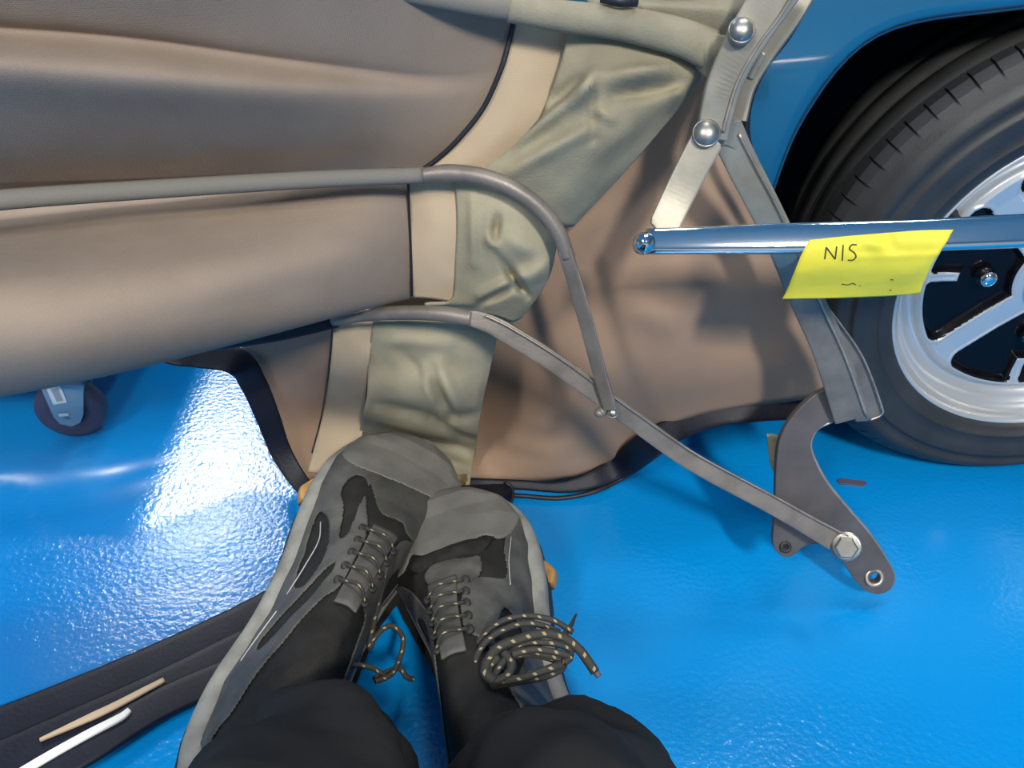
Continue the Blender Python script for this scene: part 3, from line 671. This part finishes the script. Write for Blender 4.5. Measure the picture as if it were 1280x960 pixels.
# ---------------------------------------------------------------- person
per = thing('person', 'person in black trousers and worn dark hiking shoes standing over the roof', 'person', (-.08, .45, 0))
def outline(L, W):
    xs = [0, .03, .10, .22, .38, .52, .64, .74, .83, .91, .965, .99, 1.0]
    out = [0, .024, .040, .047, .046, .050, .058, .062, .060, .049, .031, .016, 0]
    inn = [0, .022, .036, .041, .037, .036, .044, .051, .053, .047, .030, .014, 0]
    return xs, [o*W for o in out], [i*W for i in inn]
class Shoe:
    def __init__(s, name, toe, heel, roll, mirror, L, W, lab):
        s.L = L; s.W = W; s.m = mirror   # mirror=1: outer side is local +y (left foot)
        d = Vector((toe[0]-heel[0], toe[1]-heel[1], 0)); d.normalize(); lat = Vector((-d.y, d.x, 0))  # lat = left of travel
        up = Vector((0, 0, 1)); o = Vector((heel[0], heel[1], 0))
        r = math.radians(roll)*mirror
        # roll about the inner sole edge: outer side lifts
        lat2 = lat*math.cos(r)+up*math.sin(r); up2 = up*math.cos(r)-lat*math.sin(r)
        s.d, s.lat, s.up = d, lat2, up2; s.o = o+Vector((0, 0, .045*W*math.sin(abs(r))+.010))
        s.obj = bpy.data.objects.new(name, None); COL.objects.link(s.obj); s.obj.parent = per; s.obj.location = s.o-per.location
        s.obj['label'] = lab
        s.xs, s.ou, s.inn = outline(L, W)
    def P(s, x, y, z):   # x along 0..1, y outer positive metres, z up metres
        return s.o+s.d*(x*s.L)+s.lat*(y*s.m)+s.up*z
    def half(s, x):
        return lerpl(list(zip(s.xs, s.ou)), x), lerpl(list(zip(s.xs, s.inn)), x)
    def rim(s, n=90):
        pts = [Vector((x, o, 0)) for x, o in zip(s.xs, s.ou)]+[Vector((x, -i, 0)) for x, i in list(zip(s.xs, s.inn))[::-1][1:-1]]
        return crl(pts, 5, True)
    def top(s, x): return s.W*lerpl([(0, .075), (.1, .110), (.28, .115), (.38, .112), (.48, .100), (.58, .086), (.70, .071), (.80, .062), (.88, .056), (.94, .055), (.98, .049), (1.0, .038)], x)
    def S(s, x, th, off=0):
        """point on the upper; th 0=outer .. pi=inner"""
        ho, hi = s.half(min(x, .999)); ins = .007*s.W*(1-max(0, min(1, (x-.7)/.2))); ho = max(.001, ho-ins); hi = max(.001, hi-ins)
        z0 = .030*s.W+.012*s.W*max(0, (x-.75)/.25); h = max(.004, s.top(x)-z0)
        # asymmetric ridge: closer to the inner side at the toe
        c, sn = math.cos(th), math.sin(th)
        rx = lerpl([(0, 0), (.4, -.004), (.7, -.008), (1, -.006)], x)*s.W
        nar = lerpl([(0, .75), (.35, .62), (.55, .74), (.75, .92), (1, 1)], x)
        wy = (ho-rx) if c > 0 else (hi+rx)
        k = sn**.9 if sn > 0 else 0
        wloc = wy*(1-(1-nar)*k)
        y = rx*1.0+math.copysign(abs(c)**.80, c)*wloc; z = z0+h*k
        nrm = Vector((0, c*h, sn*wy)); nrm = nrm/ max(1e-6, nrm.length)
        return s.P(min(x, 1)*.985+.004, y+nrm.y*off, z+nrm.z*off)
def make_shoe(s, cut, base_regions):
    rim = s.rim(); n = len(rim); W = s.W
    def wall(name, levels, m, par, cap=True):
        V = []; Fc = []
        for (z, sc, tz) in levels:
            for q in rim:
                cx = .5; x = cx+(q.x-cx)*(1+sc*.6-(.035 if name == 'midsole' and q.x > .8 and q.y < 0 else 0)); y = q.y*(1+sc-(.13 if q.y < 0 and name == 'midsole' else 0))
                zz = z*W+tz*W*max(0, (q.x-.70)/.3)**1.5
                wob = .0012*math.sin(q.x*60) if name == 'outsole' else 0
                V.append(s.P(x, y+math.copysign(wob, y), zz))
        for i in range(len(levels)-1):
            for k in range(n): t = (k+1) % n; Fc.append((i*n+k, i*n+t, (i+1)*n+t, (i+1)*n+k))
        if cap: Fc.append(tuple(range(n))); Fc.append(tuple((len(levels)-1)*n+k for k in range(n)))
        return link(name, V, Fc, m, par)
    wall('outsole', [(0, -.06, .007), (.004, .02, .007), (.013, .035, .007), (.016, .02, .007)], OUTS, s.obj)
    wall('midsole', [(.014, .00, .007), (.020, .035, .007), (.027, .045, .006), (.033, .02, .004), (.036, -.06, .003), (.037, -.13, .002)], SOLEG, s.obj)
    # tan lugs poking out from the outsole rim
    for (x, side) in ((.745 if s.m > 0 else .685, 1), (.05, 1)):
        ho, hi = s.half(x); y = (ho if side > 0 else -hi)*1.04
        a = s.P(x-.030, y, .010*W); b = s.P(x+.034, y, .010*W+.002)
        md = s.P(x, y+side*.003, .010*W)
        sweep('tan_lug', [a, md, b], LUG, s.obj, [(0, .006), (.5, .014), (1, .006)], .016, nd=s.up, sq=.5)
    # fabric upper
    NX, NT = 60, 40
    def patch(name, m, nx, nt, off, inside=None, x0=.02, x1=1.0, par=s.obj, lab=None, solidify=0):
        V = []; idx = {}; Fc = []
        def vid(i, j):
            if (i, j) not in idx:
                x = x0+(x1-x0)*i/nx; x = x; th = math.pi*j/nt
                wr = .0012*noise.noise(Vector((x*14, th*3, s.m*5)))
                idx[(i, j)] = len(V); V.append(s.S(x, th, off+wr))
            return idx[(i, j)]
        for i in range(nx):
            for j in range(nt):
                x = x0+(x1-x0)*(i+.5)/nx; th = math.degrees(math.pi*(j+.5)/nt)
                if inside and not inside(x, th): continue
                Fc.append((vid(i, j), vid(i+1, j), vid(i+1, j+1), vid(i, j+1)))
        o = link(name, V, Fc, m, par, label=lab)
        if solidify:
            ctr = s.P((x0+x1)/2, 0, .02)-base(par); tot_ = 0
            for p in o.data.polygons:
                w_ = p.center-ctr; w_ -= s.d*w_.dot(s.d)*.7; tot_ += p.normal.dot(w_)*p.area
            if tot_ < 0: o.data.flip_normals()
            solid(o, solidify, 1)
        return o
    patch('upper', UPPER, NX, NT, 0)
    def inpoly(poly, x, y):
        r = False
        for (x0, y0), (x1, y1) in zip(poly, poly[1:]+poly[:1]):
            if (y0 > y) != (y1 > y) and x < (x1-x0)*(y-y0)/(y1-y0)+x0: r = not r
        return r
    for nm, m, poly, cuts, lab in base_regions:
        P_ = [(v.x, v.y) for v in crl([Vector((a, b, 0)) for a, b in poly], 6, True)]
        C_ = [[(v.x, v.y) for v in crl([Vector((a, b, 0)) for a, b in c], 5, True)] for c in cuts]
        patch(nm, m, 330, 150, {'toe_box': .0001, 'toe_cap': .0012}.get(nm, .0006), lambda x, th: inpoly(P_, x, th) and not any(inpoly(c, x, th) for c in C_), solidify=.0018, lab=lab)
    return patch
def cord(s, pts, r=.0022, nm='lace', n=8):
    return sweep(nm, pts, LACE, s.obj, r*2, nd=Vector((.1, -.6, .8)), n=n, seg=8, uvl=True)

L_ = Shoe('shoe', (-.128, .768), (-.255, .315), 26, 1, .47, 1.38, 'dark hiking shoe with tan sole lug on the left foot')
lat_poly = [(.10, 6), (.35, 6), (.60, 6), (.80, 5), (.86, 6), (.84, 20), (.80, 45), (.78, 70), (.72, 62), (.66, 66), (.58, 74), (.48, 76), (.38, 74), (.34, 60), (.22, 45), (.12, 30)]
cutsL = [[(.70, 38), (.755, 48), (.735, 62), (.64, 60), (.55, 58), (.54, 50), (.64, 46)], [(.63, 16), (.60, 34), (.48, 42), (.40, 34), (.45, 18)], [(.30, 20), (.44, 50), (.45, 58), (.40, 56), (.26, 30)]]
make_shoe(L_, None, [('side_overlay', OVER, lat_poly, cutsL, 'worn dark grey rubber overlay'),
    ('side_overlay', OVER, [(.12, 174), (.5, 175), (.78, 174), (.80, 150), (.66, 135), (.60, 112), (.46, 106), (.38, 108), (.36, 140), (.2, 150)], [[(.62, 165), (.55, 140), (.45, 150), (.5, 168)]], None),
    ('toe_box', BOXC, [(.66, 78), (.78, 60), (.79, 70), (.80, 100), (.82, 174), (.70, 174), (.66, 150), (.64, 115), (.66, 95)], [], None),
    ('toe_cap', TOEC, [(.88, 4), (.93, 3), (1.02, 3), (1.02, 90), (1.02, 177), (.90, 176), (.82, 150), (.80, 110), (.78, 72), (.79, 42), (.83, 18)], [], 'scuffed grey toe cap')])
R_ = Shoe('shoe', (-.074, .685), (.035, .275), 16, -1, .42, 1.40, 'dark hiking shoe with torn toe and thick lace bundle on the right foot')
make_shoe(R_, None, [('side_overlay', OVER, [(.12, 6), (.4, 5), (.7, 5), (.84, 8), (.86, 26), (.72, 36), (.60, 34), (.58, 62), (.50, 74), (.40, 74), (.36, 55), (.2, 40)], [[(.46, 20), (.50, 36), (.34, 50), (.30, 40), (.38, 22)]], 'grey side overlay'),
    ('tongue_overlay', OVER, [(.665, 70), (.68, 90), (.64, 105), (.58, 96), (.52, 86), (.58, 60), (.66, 58)], [], None),
    ('side_overlay', OVER, [(.15, 174), (.5, 175), (.74, 172), (.72, 150), (.60, 130), (.46, 118), (.40, 125), (.3, 150)], [[(.62, 165), (.55, 140), (.45, 150), (.5, 168)]], None),
    ('toe_cap', TOEC, [(.86, 4), (1.02, 3), (1.02, 90), (1.02, 177), (.88, 176), (.78, 160), (.735, 130), (.765, 112), (.75, 104), (.725, 90), (.715, 72), (.745, 56), (.73, 40), (.78, 22)], [], 'scuffed grey toe cap with a ragged torn rear edge')])
# torn lining under the toe rip
V = []; 
grid('torn_lining', [[R_.S(.745, math.radians(a), .001) for a in (45, 72, 100, 128)], [R_.S(.715, math.radians(a), .006) for a in (50, 72, 95, 120)], [R_.S(.685, math.radians(a), .000) for a in (55, 72, 90, 112)]], UPPER, R_.obj, (10, 10), nz=.004, nzs=90, thick=.001)
for s in (L_, R_):
    # eyelet stays and zig-zag lacing
    for k, x in enumerate((.575, .53, .485, .44, .395)):
        a = s.S(x, math.radians(72), .004); b = s.S(x-.02, math.radians(108), .004); mid = s.S(x-.01, math.radians(90), .010)
        cord(s, [a, mid, b], .0018)
        for th in (70, 110):
            q = s.S(x if th == 70 else x-.02, math.radians(th), .002)
            lathe('eyelet', q, s.up, [(.0045, 0), (.0045, .002), (.003, .003)], OUTS, s.obj, 12)
    grid('tongue', [[s.S(x, math.radians(a), .0045) for a in (78, 90, 102)] for x in (.60, .52, .44, .34)], OVER, s.obj, (8, 6), nz=.002, nzs=40, thick=.002)
    # dark inner lining visible inside the ankle opening
# left shoe lace loop on its inner side
lz = .06
cord(L_, [L_.S(.50, math.radians(112), .004), Z(462, 805, .085), Z(470, 795, .09), Z(484, 783, .09), Z(496, 786, .085), Z(504, 800, .075), Z(500, 822, .07), Z(490, 842, .075), Z(470, 852, .085)], .0028)
cord(L_, [Z(468, 848, .08), Z(488, 838, .07), Z(500, 836, .065), Z(508, 846, .06), Z(516, 849, .055)], .0028)
cord(L_, [Z(425, 842, .11), Z(440, 832, .115), Z(462, 834, .11), Z(478, 842, .10)], .0026)
for q in ([(.60, 26), (.54, 30), (.47, 26), (.40, 20)], [(.36, 18), (.30, 14), (.25, 12)]):
    sweep('piping', [L_.S(x, math.radians(a), .003) for x, a in q], STITCH, L_.obj, .0013, nd=L_.up, seg=6)
for q in ([(.74, 30), (.66, 32), (.58, 30)],):
    sweep('piping', [R_.S(x, math.radians(a), .003) for x, a in q], STITCH, R_.obj, .0010, nd=R_.up, seg=6)
# right shoe bundle
def zb(p, z): return Z(p[0], p[1], z)
bund = [([(606, 862), (582, 845), (592, 812), (618, 782), (652, 770), (690, 775), (716, 790)], .118, .0028),
        ([(604, 858), (592, 838), (604, 806), (632, 786), (664, 779), (700, 790)], .124, .0028),
        ([(618, 852), (606, 838), (620, 812), (646, 800), (680, 792), (706, 798), (724, 812), (736, 828), (744, 840)], .132, .0042),
        ([(616, 848), (630, 826), (655, 806), (690, 804), (712, 812), (708, 824), (680, 818), (650, 812)], .128, .0030),
        ([(612, 854), (650, 848), (686, 836), (704, 830)], .128, .0034),
        ([(614, 858), (648, 852), (680, 846), (702, 836), (700, 828), (668, 818), (640, 820)], .122, .0030),
        ([(622, 822), (610, 836), (616, 850), (632, 846), (640, 830), (630, 816)], .130, .0036),
        ([(640, 818), (668, 812), (698, 816), (712, 822), (706, 828)], .134, .0030)]
for pts, z, r in bund: cord(R_, [zb(p, z+.052-.0003*max(0, p[0]-690)) for p in pts], r, n=10)
sweep('lace_tip', [zb((742, 836), .108), zb((749, 846), .105)], SCRAP, R_.obj, .006, nd=nd)
sweep('lace_loop', [zb((700, 800), .10), zb((712, 785), .10), zb((720, 768), .10)], OUTS, R_.obj, [(0, .008), (1, .002)], .003, nd=nd)
# trousers: two legs running up from the hems to the hips (one mesh)
def leg(path, rad, ridx, V, Fc, seg=48):
    P_ = crl([Vector(p) for p in path], 10); tot = len(P_)-1; R = crl([Vector(r) for r in rad], 10)
    fr = frames(P_, Vector((1, 0, 0))); b0 = len(V)
    for i, (p, T, N, B) in enumerate(fr):
        rx, ry, _ = R[i]
        for s in range(seg):
            a = 2*math.pi*s/seg
            q = p+N*math.cos(a)*rx+B*math.sin(a)*ry
            f = .006*math.sin(a*3+i*.35+ridx)+.010*noise.noise(q*14+Vector((ridx, 0, 0)))+.006*noise.noise(q*30)
            dr = (q-p).normalized(); V.append(q+dr*f)
    for i in range(tot):
        for s in range(seg):
            t = (s+1) % seg; Fc.append((b0+i*seg+s, b0+i*seg+t, b0+(i+1)*seg+t, b0+(i+1)*seg+s))
V = []; Fc = []
leg([(-.146, .328, .115), (-.141, .296, .165), (-.137, .232, .245), (-.135, .10, .36), (-.14, -.04, .46), (-.12, -.16, .50), (-.09, -.38, .52)],
    [(.066, .072, 0), (.067, .070, 0), (.066, .066, 0), (.070, .070, 0), (.08, .08, 0), (.09, .088, 0), (.11, .11, 0)], 0, V, Fc)
leg([(.030, .304, .115), (.034, .280, .165), (.040, .222, .245), (.06, .09, .36), (.10, -.05, .46), (.12, -.16, .50), (.09, -.38, .52)],
    [(.078, .074, 0), (.078, .073, 0), (.076, .069, 0), (.074, .070, 0), (.08, .08, 0), (.09, .088, 0), (.11, .11, 0)], 2, V, Fc)
tr = link('trousers', V, Fc, CLOTH, per); solid(tr, .003, -1)
hv = []; hf = []
leg([(-.16, -.36, .50), (-.08, -.38, .52), (0, -.39, .53), (.08, -.38, .52), (.16, -.36, .50)], [(.05, .08, 0), (.13, .13, 0), (.14, .14, 0), (.13, .13, 0), (.05, .08, 0)], 1, hv, hf)
link('trouser_seat', hv, hf, CLOTH, per)
